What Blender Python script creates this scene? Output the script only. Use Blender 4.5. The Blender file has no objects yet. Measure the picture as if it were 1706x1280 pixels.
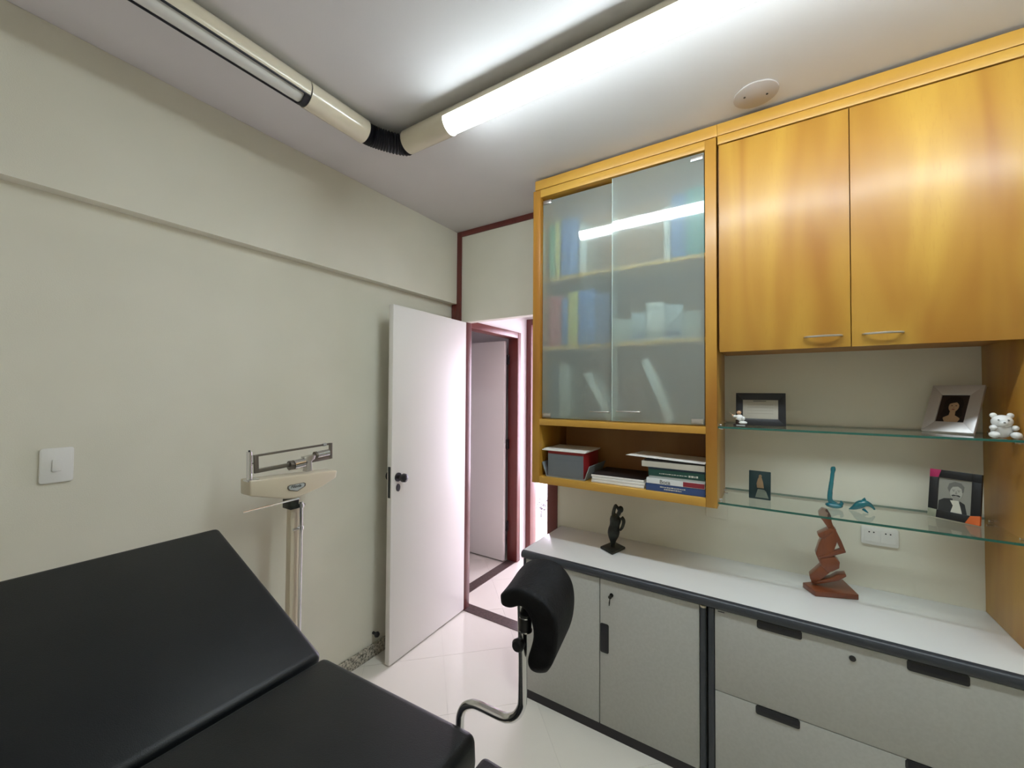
import bpy, bmesh, math, random
from mathutils import Vector, Matrix

# ------------------------------------------------------------------ camera
S = bpy.context.scene
COL = S.collection
CAM = Vector((2.0159, -2.3041, 1.5857))
YAW, PITCH, ROLL, FPX = -.5695, .0206, .0065, 671.12
FW = Vector((math.sin(YAW)*math.cos(PITCH), math.cos(YAW)*math.cos(PITCH), math.sin(PITCH)))
_r = Vector((math.cos(YAW), -math.sin(YAW), 0)); _u = _r.cross(FW)
RT = _r*math.cos(ROLL) + _u*math.sin(ROLL)
UP = -_r*math.sin(ROLL) + _u*math.cos(ROLL)
cd = bpy.data.cameras.new('camera'); cam = bpy.data.objects.new('camera', cd); COL.objects.link(cam)
cd.sensor_fit = 'HORIZONTAL'; cd.sensor_width = 36; cd.lens = 36*FPX/1706; cd.clip_start = .02
cam.matrix_world = Matrix(((RT.x, UP.x, -FW.x, CAM.x), (RT.y, UP.y, -FW.y, CAM.y), (RT.z, UP.z, -FW.z, CAM.z), (0, 0, 0, 1)))
S.camera = cam

# ------------------------------------------------------------------ world, light, exposure
W = bpy.data.worlds.new('world'); S.world = W; W.use_nodes = True
W.node_tree.nodes['Background'].inputs[0].default_value = (.93, .86, 1.0, 1)
W.node_tree.nodes['Background'].inputs[1].default_value = 5.0
S.view_settings.view_transform = 'Standard'; S.view_settings.look = 'None'
S.view_settings.gamma = 1; S.view_settings.exposure = 0.57; S.view_settings.use_curve_mapping = False
TUBE_POWER = 24.0

def area(name, loc, rot, sx, sy, power, color):
    l = bpy.data.lights.new(name, 'AREA'); l.shape = 'RECTANGLE'; l.size = sx; l.size_y = sy
    l.energy = power; l.color = color
    o = bpy.data.objects.new(name, l); COL.objects.link(o); o.location = loc; o.rotation_euler = rot
    return o
# daylight just outside the big window of the room beyond the corridor
area('daylight', (.2, 3.02, 1.3), (math.radians(-90), 0, 0), 2.7, 2.2, 95, (.90, .78, 1.0))

# ------------------------------------------------------------------ pixel helpers (direction + known plane)
def _ray(px, py): return FW + RT*((px-853)/FPX) - UP*((py-640)/FPX)
def PY(px, py, y): d = _ray(px, py); return CAM + d*((y-CAM.y)/d.y)
def PX(px, py, x): d = _ray(px, py); return CAM + d*((x-CAM.x)/d.x)
def PZ(px, py, z): d = _ray(px, py); return CAM + d*((z-CAM.z)/d.z)

# ------------------------------------------------------------------ materials
def mat(name, col, rough=.5, metal=0, coat=0, spec=.5, emit=None, estr=0, coatr=.05):
    m = bpy.data.materials.new(name); m.use_nodes = True
    b = m.node_tree.nodes['Principled BSDF']
    b.inputs['Base Color'].default_value = (*col, 1); b.inputs['Roughness'].default_value = rough
    b.inputs['Metallic'].default_value = metal; b.inputs['Coat Weight'].default_value = coat
    b.inputs['Coat Roughness'].default_value = coatr; b.inputs['Specular IOR Level'].default_value = spec
    if emit: b.inputs['Emission Color'].default_value = (*emit, 1); b.inputs['Emission Strength'].default_value = estr
    return m
def nodes(m): return m.node_tree.nodes, m.node_tree.links, m.node_tree.nodes['Principled BSDF']
def noise_col(m, c1, c2, scale=6, detail=3, lo=.35, hi=.65, stretch=(1, 1, 1), bump=0, bscale=None):
    n, l, b = nodes(m)
    tc = n.new('ShaderNodeTexCoord'); mp = n.new('ShaderNodeMapping'); mp.inputs['Scale'].default_value = stretch
    geo = n.new('ShaderNodeNewGeometry')
    l.new(geo.outputs['Position'], mp.inputs['Vector'])
    t = n.new('ShaderNodeTexNoise'); t.inputs['Scale'].default_value = scale; t.inputs['Detail'].default_value = detail
    l.new(mp.outputs[0], t.inputs['Vector'])
    r = n.new('ShaderNodeValToRGB'); r.color_ramp.elements[0].position = lo; r.color_ramp.elements[1].position = hi
    r.color_ramp.elements[0].color = (*c1, 1); r.color_ramp.elements[1].color = (*c2, 1)
    l.new(t.outputs['Fac'], r.inputs[0]); l.new(r.outputs[0], b.inputs['Base Color'])
    if bump:
        t2 = n.new('ShaderNodeTexNoise'); t2.inputs['Scale'].default_value = bscale or scale; t2.inputs['Detail'].default_value = 4
        l.new(mp.outputs[0], t2.inputs['Vector'])
        bp = n.new('ShaderNodeBump'); bp.inputs['Strength'].default_value = bump; bp.inputs['Distance'].default_value = .002
        l.new(t2.outputs['Fac'], bp.inputs['Height']); l.new(bp.outputs[0], b.inputs['Normal'])
    return m
def wood(name, c1, c2, c3, rough=.3, coat=.4, axis='z', coatr=.3):
    """long figure along one axis: a wide soft figure plus a fine grain"""
    m = mat(name, c1, rough, coat=coat, coatr=coatr); n, l, b = nodes(m)
    geo = n.new('ShaderNodeNewGeometry'); mp = n.new('ShaderNodeMapping')
    st = {'z': (1, 1, .16), 'x': (.16, 1, 1), 'y': (1, .16, 1)}[axis]
    mp.inputs['Scale'].default_value = st; l.new(geo.outputs['Position'], mp.inputs['Vector'])
    a = n.new('ShaderNodeTexNoise'); a.inputs['Scale'].default_value = 5.5; a.inputs['Detail'].default_value = 2; a.inputs['Distortion'].default_value = .6
    g = n.new('ShaderNodeTexNoise'); g.inputs['Scale'].default_value = 120; g.inputs['Detail'].default_value = 3
    l.new(mp.outputs[0], a.inputs['Vector']); l.new(mp.outputs[0], g.inputs['Vector'])
    r = n.new('ShaderNodeValToRGB'); r.color_ramp.elements[0].position = .36; r.color_ramp.elements[1].position = .66
    r.color_ramp.elements[0].color = (*c2, 1); r.color_ramp.elements[1].color = (*c1, 1)
    l.new(a.outputs['Fac'], r.inputs[0])
    mx = n.new('ShaderNodeMix'); mx.data_type = 'RGBA'; mx.inputs[7].default_value = (*c3, 1)
    mr = n.new('ShaderNodeMapRange'); mr.inputs[1].default_value = .55; mr.inputs[2].default_value = .8; mr.inputs[4].default_value = .35
    l.new(g.outputs['Fac'], mr.inputs[0]); l.new(mr.outputs[0], mx.inputs[0]); l.new(r.outputs[0], mx.inputs[6])
    l.new(mx.outputs[2], b.inputs['Base Color'])
    return m

M = {}
M['wall'] = noise_col(mat('wall_paint', (.74, .715, .60), .75), (.73, .705, .59), (.76, .735, .62), 3, 2, bump=.15, bscale=260)
M['ceil'] = noise_col(mat('ceiling_paint', (.72, .70, .70), .8), (.645, .625, .62), (.685, .665, .66), 2, 2, bump=.1, bscale=200)
M['tile'] = noise_col(mat('floor_tile', (.8, .79, .74), .12, coat=.3), (.81, .77, .69), (.85, .81, .73), 1.5, 3)
M['grout'] = mat('grout', (.70, .67, .60), .8)
M['maroon'] = wood('maroon_wood', (.16, .030, .022), (.12, .02, .016), (.07, .012, .01), .35, .3)
M['doorw'] = mat('door_lacquer', (.83, .80, .76), .4)
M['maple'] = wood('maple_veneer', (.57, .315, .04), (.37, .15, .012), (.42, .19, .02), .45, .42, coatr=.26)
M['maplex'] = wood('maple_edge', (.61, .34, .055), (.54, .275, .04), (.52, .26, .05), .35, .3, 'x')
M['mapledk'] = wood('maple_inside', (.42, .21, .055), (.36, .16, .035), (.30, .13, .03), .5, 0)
M['lam'] = mat('worktop_laminate', (.80, .80, .79), .28, coat=.2, coatr=.15)
M['front'] = noise_col(mat('cupboard_laminate', (.47, .47, .44), .45), (.46, .46, .43), (.49, .49, .46), 90, 2)
M['edge'] = mat('grey_edging', (.035, .040, .050), .35)
M['black'] = mat('black_plastic', (.012, .012, .014), .4)
M['plinth'] = mat('dark_plinth', (.018, .014, .018), .5)
M['leather'] = noise_col(mat('black_vinyl', (.006, .007, .009), .40, spec=.4), (.004, .006, .008), (.007, .009, .011), 5, 2, bump=.25, bscale=420)
M['cloth'] = noise_col(mat('black_fabric', (.004, .004, .005), .65, spec=.22), (.003, .003, .004), (.007, .007, .009), 30, 4, bump=.5, bscale=160)
M['chrome'] = mat('chrome', (.72, .72, .74), .12, 1)
M['steel'] = mat('brushed_steel', (.6, .58, .55), .32, 1)
M['enamel'] = mat('cream_enamel', (.66, .58, .43), .3, coat=.4)
M['pipe'] = mat('cream_pipe', (.72, .65, .50), .22, coat=.6)
M['duct'] = mat('black_duct', (.006, .006, .012), .5)
M['unlit'] = mat('unlit_diffuser', (.68, .68, .64), .18, coat=.5)
M['lit'] = mat('lit_tube', (.9, .9, .9), .5, emit=(.83, .94, 1.0), estr=TUBE_POWER)
M['plastic'] = mat('white_plastic', (.78, .77, .73), .35)
M['plate'] = mat('ceiling_plate', (.50, .45, .42), .7)
M['granite'] = noise_col(mat('granite', (.4, .37, .3), .35), (.10, .09, .07), (.62, .57, .47), 90, 4, .35, .6)
M['thresh'] = noise_col(mat('dark_stone', (.07, .045, .04), .3), (.055, .035, .032), (.10, .065, .06), 60, 3)
M['outw'] = mat('white_wall', (.80, .77, .76), .7)
M['paper'] = mat('paper', (.80, .78, .74), .7)
M['pages'] = noise_col(mat('book_pages', (.72, .69, .60), .8), (.62, .58, .50), (.78, .75, .67), 8, 2, stretch=(1, 1, 60))
M['bronze'] = noise_col(mat('dark_bronze', (.03, .03, .025), .4, .6), (.014, .014, .012), (.05, .055, .045), 20, 3)
M['carved'] = wood('carved_wood', (.21, .055, .018), (.15, .035, .012), (.09, .02, .008), .3, .4)
M['ceramic'] = mat('white_ceramic', (.82, .82, .80), .25, coat=.3)
M['skin'] = mat('painted_skin', (.66, .38, .22), .5)
M['hair'] = mat('painted_hair', (.012, .009, .008), .5)
M['silver'] = mat('silver_frame', (.62, .60, .59), .35, .25)
def plain(name, c, r=.5): M[name] = mat(name, c, r)
for nm, c in dict(grey=(.15, .165, .18), tray=(.25, .28, .29), red=(.33, .018, .02), darkcover=(.02, .014, .014), greenbk=(.012, .06, .045),
                  bluebk=(.035, .075, .22), navy=(.03, .06, .10), crimson=(.25, .02, .035), greybk=(.42, .45, .43), magenta=(.45, .02, .11), orange=(.80, .16, .03),
                  olive=(.30, .31, .22), photo_dark=(.030, .016, .014), photo_hair=(.010, .006, .006), photo_skin2=(.42, .26, .15), photo_skin=(.44, .43, .38), photo_skin3=(.30, .29, .26), photo_face=(.52, .35, .21), photo_grey=(.30, .29, .25), photo_light=(.62, .60, .52), photo_mid=(.17, .165, .15),
                  photo_blk=(.03, .03, .03), plaque=(.010, .035, .04), plaque_fig=(.30, .20, .11), plaque_grey=(.16, .19, .15), cert=(.42, .39, .32), bkblue=(.06, .17, .45), bkteal=(.05, .36, .36),
                  bkyellow=(.55, .50, .12), bkred=(.45, .06, .08), bkwhite=(.75, .76, .76), bkpale=(.45, .52, .58), bkgreen=(.12, .32, .17), bknavy=(.05, .10, .25), leaf=(.10, .09, .11)).items(): plain(nm, c)

def glass_thin(name, tint, ior=1.5, rough=0.0):
    m = bpy.data.materials.new(name); m.use_nodes = True; n, l = m.node_tree.nodes, m.node_tree.links
    n.remove(n['Principled BSDF']); o = n['Material Output']
    t = n.new('ShaderNodeBsdfTransparent'); t.inputs[0].default_value = (*tint, 1)
    g = n.new('ShaderNodeBsdfGlossy'); g.inputs['Roughness'].default_value = rough
    f = n.new('ShaderNodeFresnel'); f.inputs[0].default_value = ior
    ge = n.new('ShaderNodeNewGeometry'); iv = n.new('ShaderNodeMath'); iv.operation = 'SUBTRACT'; iv.inputs[0].default_value = 1; l.new(ge.outputs['Backfacing'], iv.inputs[1])
    mu_ = n.new('ShaderNodeMath'); mu_.operation = 'MULTIPLY'; l.new(f.outputs[0], mu_.inputs[0]); l.new(iv.outputs[0], mu_.inputs[1])
    mx = n.new('ShaderNodeMixShader'); l.new(mu_.outputs[0], mx.inputs[0]); l.new(t.outputs[0], mx.inputs[1]); l.new(g.outputs[0], mx.inputs[2])
    l.new(mx.outputs[0], o.inputs[0]); return m
M['glass'] = glass_thin('clear_glass', (.975, .992, .982))
M['pane'] = glass_thin('window_glass', (.97, .98, .98))
M['gedge'] = mat('glass_edge', (.015, .115, .085), .15, coat=.6)
fr = mat('frosted_glass', (.83, .92, .88), .31); b = nodes(fr)[2]
b.inputs['Transmission Weight'].default_value = .87; b.inputs['IOR'].default_value = 1.16
b.inputs['Coat Weight'].default_value = 1; b.inputs['Coat Roughness'].default_value = .0
M['frost'] = fr
M['frostedge'] = mat('frosted_edge', (.62, .78, .72), .3)
bg = mat('blue_glass', (.0, .16, .20), .05, coat=1); nodes(bg)[2].inputs['Transmission Weight'].default_value = .45
nodes(bg)[2].inputs['Base Color'].default_value = (.008, .25, .32, 1)
M['blueglass'] = bg

# ------------------------------------------------------------------ mesh helpers
WL = {}
class MB:
    def __init__(s): s.v = []; s.f = []
    def add(s, vs, fs):
        k = len(s.v); s.v += [Vector(v) for v in vs]; s.f += [tuple(i+k for i in f) for f in fs]; return s
    def box(s, x0, x1, y0, y1, z0, z1):
        return s.add([(x0,y0,z0),(x1,y0,z0),(x1,y1,z0),(x0,y1,z0),(x0,y0,z1),(x1,y0,z1),(x1,y1,z1),(x0,y1,z1)],
                     [(0,3,2,1),(4,5,6,7),(0,1,5,4),(1,2,6,5),(2,3,7,6),(3,0,4,7)])
    def prism(s, pts, vec):
        """closed polygon of 3D points pushed along vec"""
        n = len(pts); p = [Vector(q) for q in pts]; v = Vector(vec)
        nn = Vector()
        for i in range(n): nn += p[i].cross(p[(i+1) % n])
        if nn.dot(v) > 0: p.reverse()
        return s.add(p+[q+v for q in p], [tuple(range(n)), tuple(range(2*n-1, n-1, -1))]+[(i, i+n, (i+1) % n+n, (i+1) % n) for i in range(n)])
    def tube(s, path, r, n=14, caps=True, flat=None, up=None):
        p = [Vector(q) for q in path]; R = r if isinstance(r, (list, tuple)) else [r]*len(p)
        vs = []; ref = None
        for i, q in enumerate(p):
            t = (p[min(i+1, len(p)-1)]-p[max(i-1, 0)]).normalized()
            if ref is None:
                ref = Vector(up) if up else (Vector((0, 0, 1)) if abs(t.z) < .9 else Vector((1, 0, 0)))
            a = (ref - t*ref.dot(t)).normalized(); b_ = t.cross(a); ref = a
            ra, rb = R[i] if isinstance(R[i], (list, tuple)) else (R[i], R[i])
            for k in range(n):
                w = 2*math.pi*k/n; vs.append(q + a*(ra*math.cos(w)) + b_*(rb*math.sin(w)))
        fs = [(i*n+k, i*n+(k+1) % n, (i+1)*n+(k+1) % n, (i+1)*n+k) for i in range(len(p)-1) for k in range(n)]
        if caps: fs += [tuple(range(n-1, -1, -1)), tuple((len(p)-1)*n+k for k in range(n))]
        return s.add(vs, fs)
    def ball(s, c, rx, ry=None, rz=None, n=14, m=9):
        ry = ry or rx; rz = rz or rx; c = Vector(c); vs = [c+Vector((0, 0, -rz))]
        for j in range(1, m):
            a = math.pi*j/m
            for k in range(n): w = 2*math.pi*k/n; vs.append(c+Vector((rx*math.sin(a)*math.cos(w), ry*math.sin(a)*math.sin(w), -rz*math.cos(a))))
        vs.append(c+Vector((0, 0, rz))); L = len(vs)-1
        fs = [(0, 1+(k+1) % n, 1+k) for k in range(n)]
        fs += [(1+j*n+k, 1+j*n+(k+1) % n, 1+(j+1)*n+(k+1) % n, 1+(j+1)*n+k) for j in range(m-2) for k in range(n)]
        fs += [(1+(m-2)*n+k, 1+(m-2)*n+(k+1) % n, L) for k in range(n)]
        return s.add(vs, fs)
    def arcshell(s, p0, p1, r0, r1, a0, a1, ax, az, n=20):
        """part of a pipe wall between two radii; ax, az span the section"""
        p0, p1, ax, az = map(Vector, (p0, p1, ax, az)); vs = []
        for p in (p0, p1):
            for r in (r0, r1):
                for k in range(n+1):
                    w = math.radians(a0+(a1-a0)*k/n); vs.append(p+ax*(r*math.cos(w))+az*(r*math.sin(w)))
        N = n+1; fs = []
        for k in range(n):
            fs += [(k, k+1, 2*N+k+1, 2*N+k), (N+k, 3*N+k, 3*N+k+1, N+k+1), (k, N+k, N+k+1, k+1), (2*N+k, 2*N+k+1, 3*N+k+1, 3*N+k)]
        fs += [(0, 2*N, 3*N, N), (n, N+n, 3*N+n, 2*N+n)]
        return s.add(vs, fs)
    def xf(s, m):
        s.v = [m @ v for v in s.v]; return s
    def build(s, name, m, parent=None, bevel=0, seg=2, smooth=None, ground=False, flat_ok=False):
        lo = Vector((min(v.x for v in s.v), min(v.y for v in s.v), min(v.z for v in s.v)))
        hi = Vector((max(v.x for v in s.v), max(v.y for v in s.v), max(v.z for v in s.v)))
        c = (lo+hi)/2
        if parent is None: c.z = lo.z
        me = bpy.data.meshes.new(name); me.from_pydata([v-c for v in s.v], [], s.f)
        bm = bmesh.new(); bm.from_mesh(me); bmesh.ops.recalc_face_normals(bm, faces=bm.faces)
        if bevel:
            es = [e for e in bm.edges if len(e.link_faces) == 2 and e.calc_face_angle(0) > .5]
            bmesh.ops.bevel(bm, geom=es, offset=bevel, segments=seg, affect='EDGES', clamp_overlap=True, profile=.5)
        bm.to_mesh(me); bm.free()
        if smooth is None: smooth = False
        if smooth or bevel:
            for p in me.polygons: p.use_smooth = True
            me.set_sharp_from_angle(angle=math.radians(40 if smooth is True or not smooth else smooth))
        me.materials.append(M[m] if isinstance(m, str) else m)
        o = bpy.data.objects.new(name, me); COL.objects.link(o); put(o, c, parent); return o
def put(o, c, parent):
    WL[o] = Vector(c)
    if parent is not None: o.parent = parent; o.location = Vector(c)-WL[parent]
    else: o.location = c
def tag(o, label=None, cat=None, group=None, kind=None):
    if label: o['label'] = label
    if cat: o['category'] = cat
    if group: o['group'] = group
    if kind: o['kind'] = kind
    return o
def thing(name, loc, label, cat, group=None, kind=None):
    o = bpy.data.objects.new(name, None); COL.objects.link(o); o.empty_display_size = .05; put(o, Vector(loc), None)
    return tag(o, label, cat, group, kind)
def box(name, m, x0, x1, y0, y1, z0, z1, parent=None, bevel=0, **k): return MB().box(x0, x1, y0, y1, z0, z1).build(name, m, parent, bevel, **k)
def rrect(x0, x1, z0, z1, r, y, n=5):
    pts = []
    for cx, cz, a in ((x1-r, z1-r, 0), (x0+r, z1-r, 90), (x0+r, z0+r, 180), (x1-r, z0+r, 270)):
        for k in range(n+1): w = math.radians(a+90*k/n); pts.append(Vector((cx+r*math.cos(w), y, cz+r*math.sin(w))))
    return pts
def smoothpath(pts, n=8):
    """Catmull-Rom through points"""
    P = [Vector(p) for p in pts]; P = [P[0]*2-P[1]]+P+[P[-1]*2-P[-2]]; out = []
    for i in range(1, len(P)-2):
        for k in range(n):
            t = k/n; a, b_, c, d = P[i-1:i+3]
            out.append(.5*((2*b_)+(c-a)*t+(2*a-5*b_+4*c-d)*t*t+(3*b_-a-3*c+d)*t**3))
    out.append(P[-2]); return out

# ------------------------------------------------------------------ the setting
H = 2.776; XR = 2.71; XW = 3.70; XC = 2.734; YB = -3.2; BEAM_X, BEAM_Z = .054, 2.24
HX, CW, YE = .01, .95, 1.10           # corridor: left wall face, right wall face, end wall
floor = box('floor', 'grout', -1.3, XW+.1, YB-.1, 3.0, -.12, -.0015); tag(floor, kind='structure')
def clip(poly, ax, v, keep_gt):
    out = []
    for i in range(len(poly)):
        a, b_ = poly[i], poly[(i+1) % len(poly)]
        ia, ib = ((a[ax] > v) == keep_gt), ((b_[ax] > v) == keep_gt)
        if ia: out.append(a)
        if ia != ib: t = (v-a[ax])/(b_[ax]-a[ax]); out.append((a[0]+(b_[0]-a[0])*t, a[1]+(b_[1]-a[1])*t))
    return out
TS = .45; c45 = math.sqrt(.5); node = (.355, -.455)
def lay(x0, x1, y0, y1):
    for i in range(-9, 10):
        for j in range(-9, 10):
            g = .0008; q = []
            for (a, b_) in ((i*TS+g, j*TS+g), ((i+1)*TS-g, j*TS+g), ((i+1)*TS-g, (j+1)*TS-g), (i*TS+g, (j+1)*TS-g)):
                q.append((node[0]+(a-b_)*c45, node[1]+(a+b_)*c45))
            for ax, v, k in ((0, x0, True), (0, x1, False), (1, y0, True), (1, y1, False)):
                if q: q = clip(q, ax, v, k)
            if len(q) < 3: continue
            ar = abs(sum(q[n][0]*q[(n+1) % len(q)][1]-q[(n+1) % len(q)][0]*q[n][1] for n in range(len(q))))/2
            if ar < 2e-4: continue
            MB().prism([(p[0], p[1], -.004) for p in q], (0, 0, .004)).build('tile', 'tile', floor)
lay(0, XW, YB, 0); lay(HX, CW, .095, YE)
lay(-1.2, -.085, .1, .84)

ceil = box('ceiling', 'ceil', -.1, XW+.1, YB-.1, .1, H, H+.1); tag(ceil, kind='structure')
wl = box('wall_left', 'wall', -.1, 0, YB, 0, 0, H); tag(wl, kind='structure')
box('beam', 'wall', 0, BEAM_X, YB, -.001, BEAM_Z, H-.001, wl)
wr = box('wall_right', 'wall', XW, XW+.1, YB, .1, 0, H); tag(wr, kind='structure')
tag(box('wall_back', 'wall', 0, XW, YB-.1, YB, 0, H), kind='structure')

# far wall: opening for the door from .128 to .887, up to 2.10
wf = MB().box(-.1, .10, 0, .06, 0, H).box(.10, .887, 0, .06, 2.10, H).box(.887, XW, 0, .1, 0, H)
tag(wf.build('wall_far', 'wall'), kind='structure')
t1 = MB().box(.048, .093, -.012, 0, 2.10, H).box(.005, .048, -.012, 0, .0, BEAM_Z-.001).box(.048, .093, -.012, 0, 0, 2.10)
tag(t1.build('trim_1', 'maroon', bevel=.002), kind='structure')
tag(box('trim_2', 'maroon', .094, .904, -.012, 0, 2.738, H, bevel=.002), kind='structure')
# thresholds of dark stone
tag(box('trim_3', 'thresh', .0, .91, .0, .095, -.004, .003), kind='structure')
tag(box('trim_4', 'thresh', -.085, HX, .16, .95, -.004, .003), kind='structure')
bl = box('baseboard_left', 'granite', 0, .016, YB, -.02, 0, .075, bevel=.002); tag(bl, kind='structure')

# main door
d1 = thing('door_1', (.141, 0, 0), 'white door standing open with black round knob', 'door', kind='structure')
ang = 1.5276; dx, dy = math.cos(ang), -math.sin(ang); WD = .705
dirv = Vector((dx, dy, 0)); nrm = Vector((-dy, dx, 0))          # nrm points to +x, the face the picture shows
hinge = Vector((.141, -.004, 0))
def leafpt(s_, t_, z): return hinge+dirv*s_+nrm*t_+Vector((0, 0, z))
lf = MB().prism([leafpt(0, 0, .012), leafpt(WD, 0, .012), leafpt(WD, -.035, .012), leafpt(0, -.035, .012)], (0, 0, 2.085)).build('door_leaf', 'doorw', d1, .002)
for nm, a, b_ in (('door_frame', .100, .1395), ('door_frame', .819, .887)):
    box(nm, 'maroon', a, b_, -.012 if a > .5 else .0, .1 if a > .5 else .06, .003, 2.10, d1, .002)
kz = PY(668, 796, -.66).z; ks = .655
kb = MB().tube([leafpt(ks, 0, kz), leafpt(ks, .006, kz)], .026, 20).tube([leafpt(ks, .006, kz), leafpt(ks, .030, kz)], .011, 14)
kb.tube([leafpt(ks, .028+.0, kz), leafpt(ks, .033, kz), leafpt(ks, .045, kz), leafpt(ks, .060, kz), leafpt(ks, .066, kz)], [.012, .021, .026, .024, .012], 20)
tag(kb.build('door_knob', 'black', lf, smooth=True), 'black round door knob')
kb = MB().tube([leafpt(ks, -.035, kz), leafpt(ks, -.041, kz)], .026, 20).tube([leafpt(ks, -.041, kz), leafpt(ks, -.060, kz)], .011, 14)
kb.tube([leafpt(ks, -.058, kz), leafpt(ks, -.064, kz), leafpt(ks, -.076, kz), leafpt(ks, -.086, kz)], [.012, .022, .026, .012], 20)
kb.build('door_knob', 'black', lf, smooth=True)
MB().tube([leafpt(ks, 0, kz-.062), leafpt(ks, .006, kz-.062)], [(.022, .014)]*2, 18, up=(0, 0, 1)).build('escutcheon', 'black', lf, smooth=True)
MB().prism([leafpt(WD+.0015, -.008, kz-.115), leafpt(WD+.0015, -.027, kz-.115), leafpt(WD, -.027, kz-.115), leafpt(WD, -.008, kz-.115)], (0, 0, .18)).build('lock_plate', 'black', lf)

# corridor beyond
hw = MB().box(HX-.1, HX, .06, .155, 0, 2.5).box(HX-.1, HX, .965, YE, 0, 2.5).box(HX-.1, HX, .155, .965, 2.15, 2.5)
tag(hw.build('wall_hall_left', 'outw'), kind='structure')
tag(box('wall_hall_right', 'outw', CW, CW+.1, .1, YE, 0, 2.5), kind='structure')
he = MB().box(-.09, .003, YE, YE+.1, 0, 2.5).box(.80, CW+.1, YE, YE+.1, 0, 2.5).box(.003, .80, YE, YE+.1, 2.30, 2.5)
tag(he.build('wall_hall_end', 'outw'), kind='structure')
tag(box('ceiling_hall', 'outw', -1.3, 1.7, .1, 3.0, 2.5, 2.6), kind='structure')
# corridor door on the left, open into the washroom
d2 = thing('door_2', (HX, .91, 0), 'white door standing open inside the maroon corridor door frame', 'door', kind='structure')
box('door_frame', 'maroon', HX-.095, HX+.012, .155, .21, .003, 2.15, d2, .002)
box('door_frame', 'maroon', HX-.095, HX+.012, .91, .965, .003, 2.15, d2, .002)
box('door_frame', 'maroon', HX-.095, HX+.012, .21, .91, 2.095, 2.15, d2, .002)
l2 = box('door_leaf', 'doorw', -.79, -.088, .845, .88, .012, 2.07, d2, .002)
for z in (.28, 1.05, 1.85): box('hinge', 'black', -.090, -.070, .882, .912, z, z+.09, d2)
# end door frame
d3 = thing('door_3', (.03, YE, 0), 'maroon frame of the doorway at the bright corridor end', 'door', kind='structure')
box('door_frame', 'maroon', .003, .062, YE-.012, YE+.1, 0, 2.30, d3, .003)
box('door_frame', 'maroon', .74, .80, YE-.012, YE+.1, 0, 2.30, d3, .003)
box('door_frame', 'maroon', .062, .74, YE-.012, YE+.1, 2.24, 2.30, d3, .003)
# washroom and bright room shells
tag(MB().box(-1.3, -1.2, .1, 1.1, 0, 2.5).box(-1.2, -.1, 1.05, 1.1, 0, 2.5).box(-1.2, -.1, .0, .1, 0, 2.5).build('wall_washroom', 'outw'), kind='structure')
for nm_, q_ in (('wall_bright_left', (-1.3, -1.2, 1.2, 3.0)), ('wall_bright_right', (1.6, 1.7, 1.2, 3.0)), ('wall_bright_near', (-1.3, -.09, 1.12, 1.2)), ('wall_bright_near_right', (1.05, 1.7, 1.12, 1.2))):
    tag(box(nm_, 'outw', *q_, 0, 2.5), kind='structure')
w1 = thing('window_1', (.5, 2.9, 0), 'bright glazed opening at the end of the room beyond the corridor', 'window', kind='structure')
f1 = MB()
for a in ((-1.2, -1.14, 0, 2.5), (1.54, 1.6, 0, 2.5), (.47, .53, 0, 2.5), (-1.2, 1.6, 2.42, 2.5), (-1.2, 1.6, 0, .06)): f1.box(a[0], a[1], 2.88, 2.94, a[2], a[3])
f1.build('window_frame', 'plastic', w1)
for a in ((-1.14, .47), (.53, 1.54)): box('pane', 'pane', a[0], a[1], 2.908, 2.912, .06, 2.42, w1)

# ------------------------------------------------------------------ ceiling light run
PZc, PR = 2.722, .05; PXc, PYc = .526, -1.036
lt = thing('tube_light_run', (PXc, PYc, PZc), 'cream tubular ceiling light run with black flexible elbow and one lit tube', 'ceiling light')
def pipeseg(nm, p0, p1, r, m, n=28): return MB().tube([p0, p1], r, n).build(nm, m, lt, smooth=True)
def section_y(y0, y1):
    MB().arcshell((PXc, y0, PZc), (PXc, y1, PZc), PR-.004, PR, -33, 213, (1, 0, 0), (0, 0, 1), 24).build('pipe_shell', 'pipe', lt, smooth=True)
    MB().tube([(PXc, y0, PZc-.006), (PXc, y1, PZc-.006)], .036, 24).build('unlit_diffuser', 'unlit', lt, smooth=True)
    for a in (-33, 213):
        w = math.radians(a); q = Vector((math.cos(w), 0, math.sin(w)))*(PR-.003)
        MB().tube([Vector((PXc, y0, PZc))+q, Vector((PXc, y1, PZc))+q], .0042, 8).build('slot_edge', 'duct', lt, smooth=True)
pipeseg('pipe_section', (PXc, -1.195, PZc), (PXc, -1.455, PZc), PR, 'pipe')
MB().tube([(PXc, -1.452, PZc), (PXc, -1.478, PZc)], PR-.003, 28).build('joint_ring', 'duct', lt, smooth=True)
section_y(-1.46, -3.1)
pipeseg('pipe_section', (PXc, -3.1, PZc), (PXc, YB+.005, PZc), PR, 'pipe')
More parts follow.
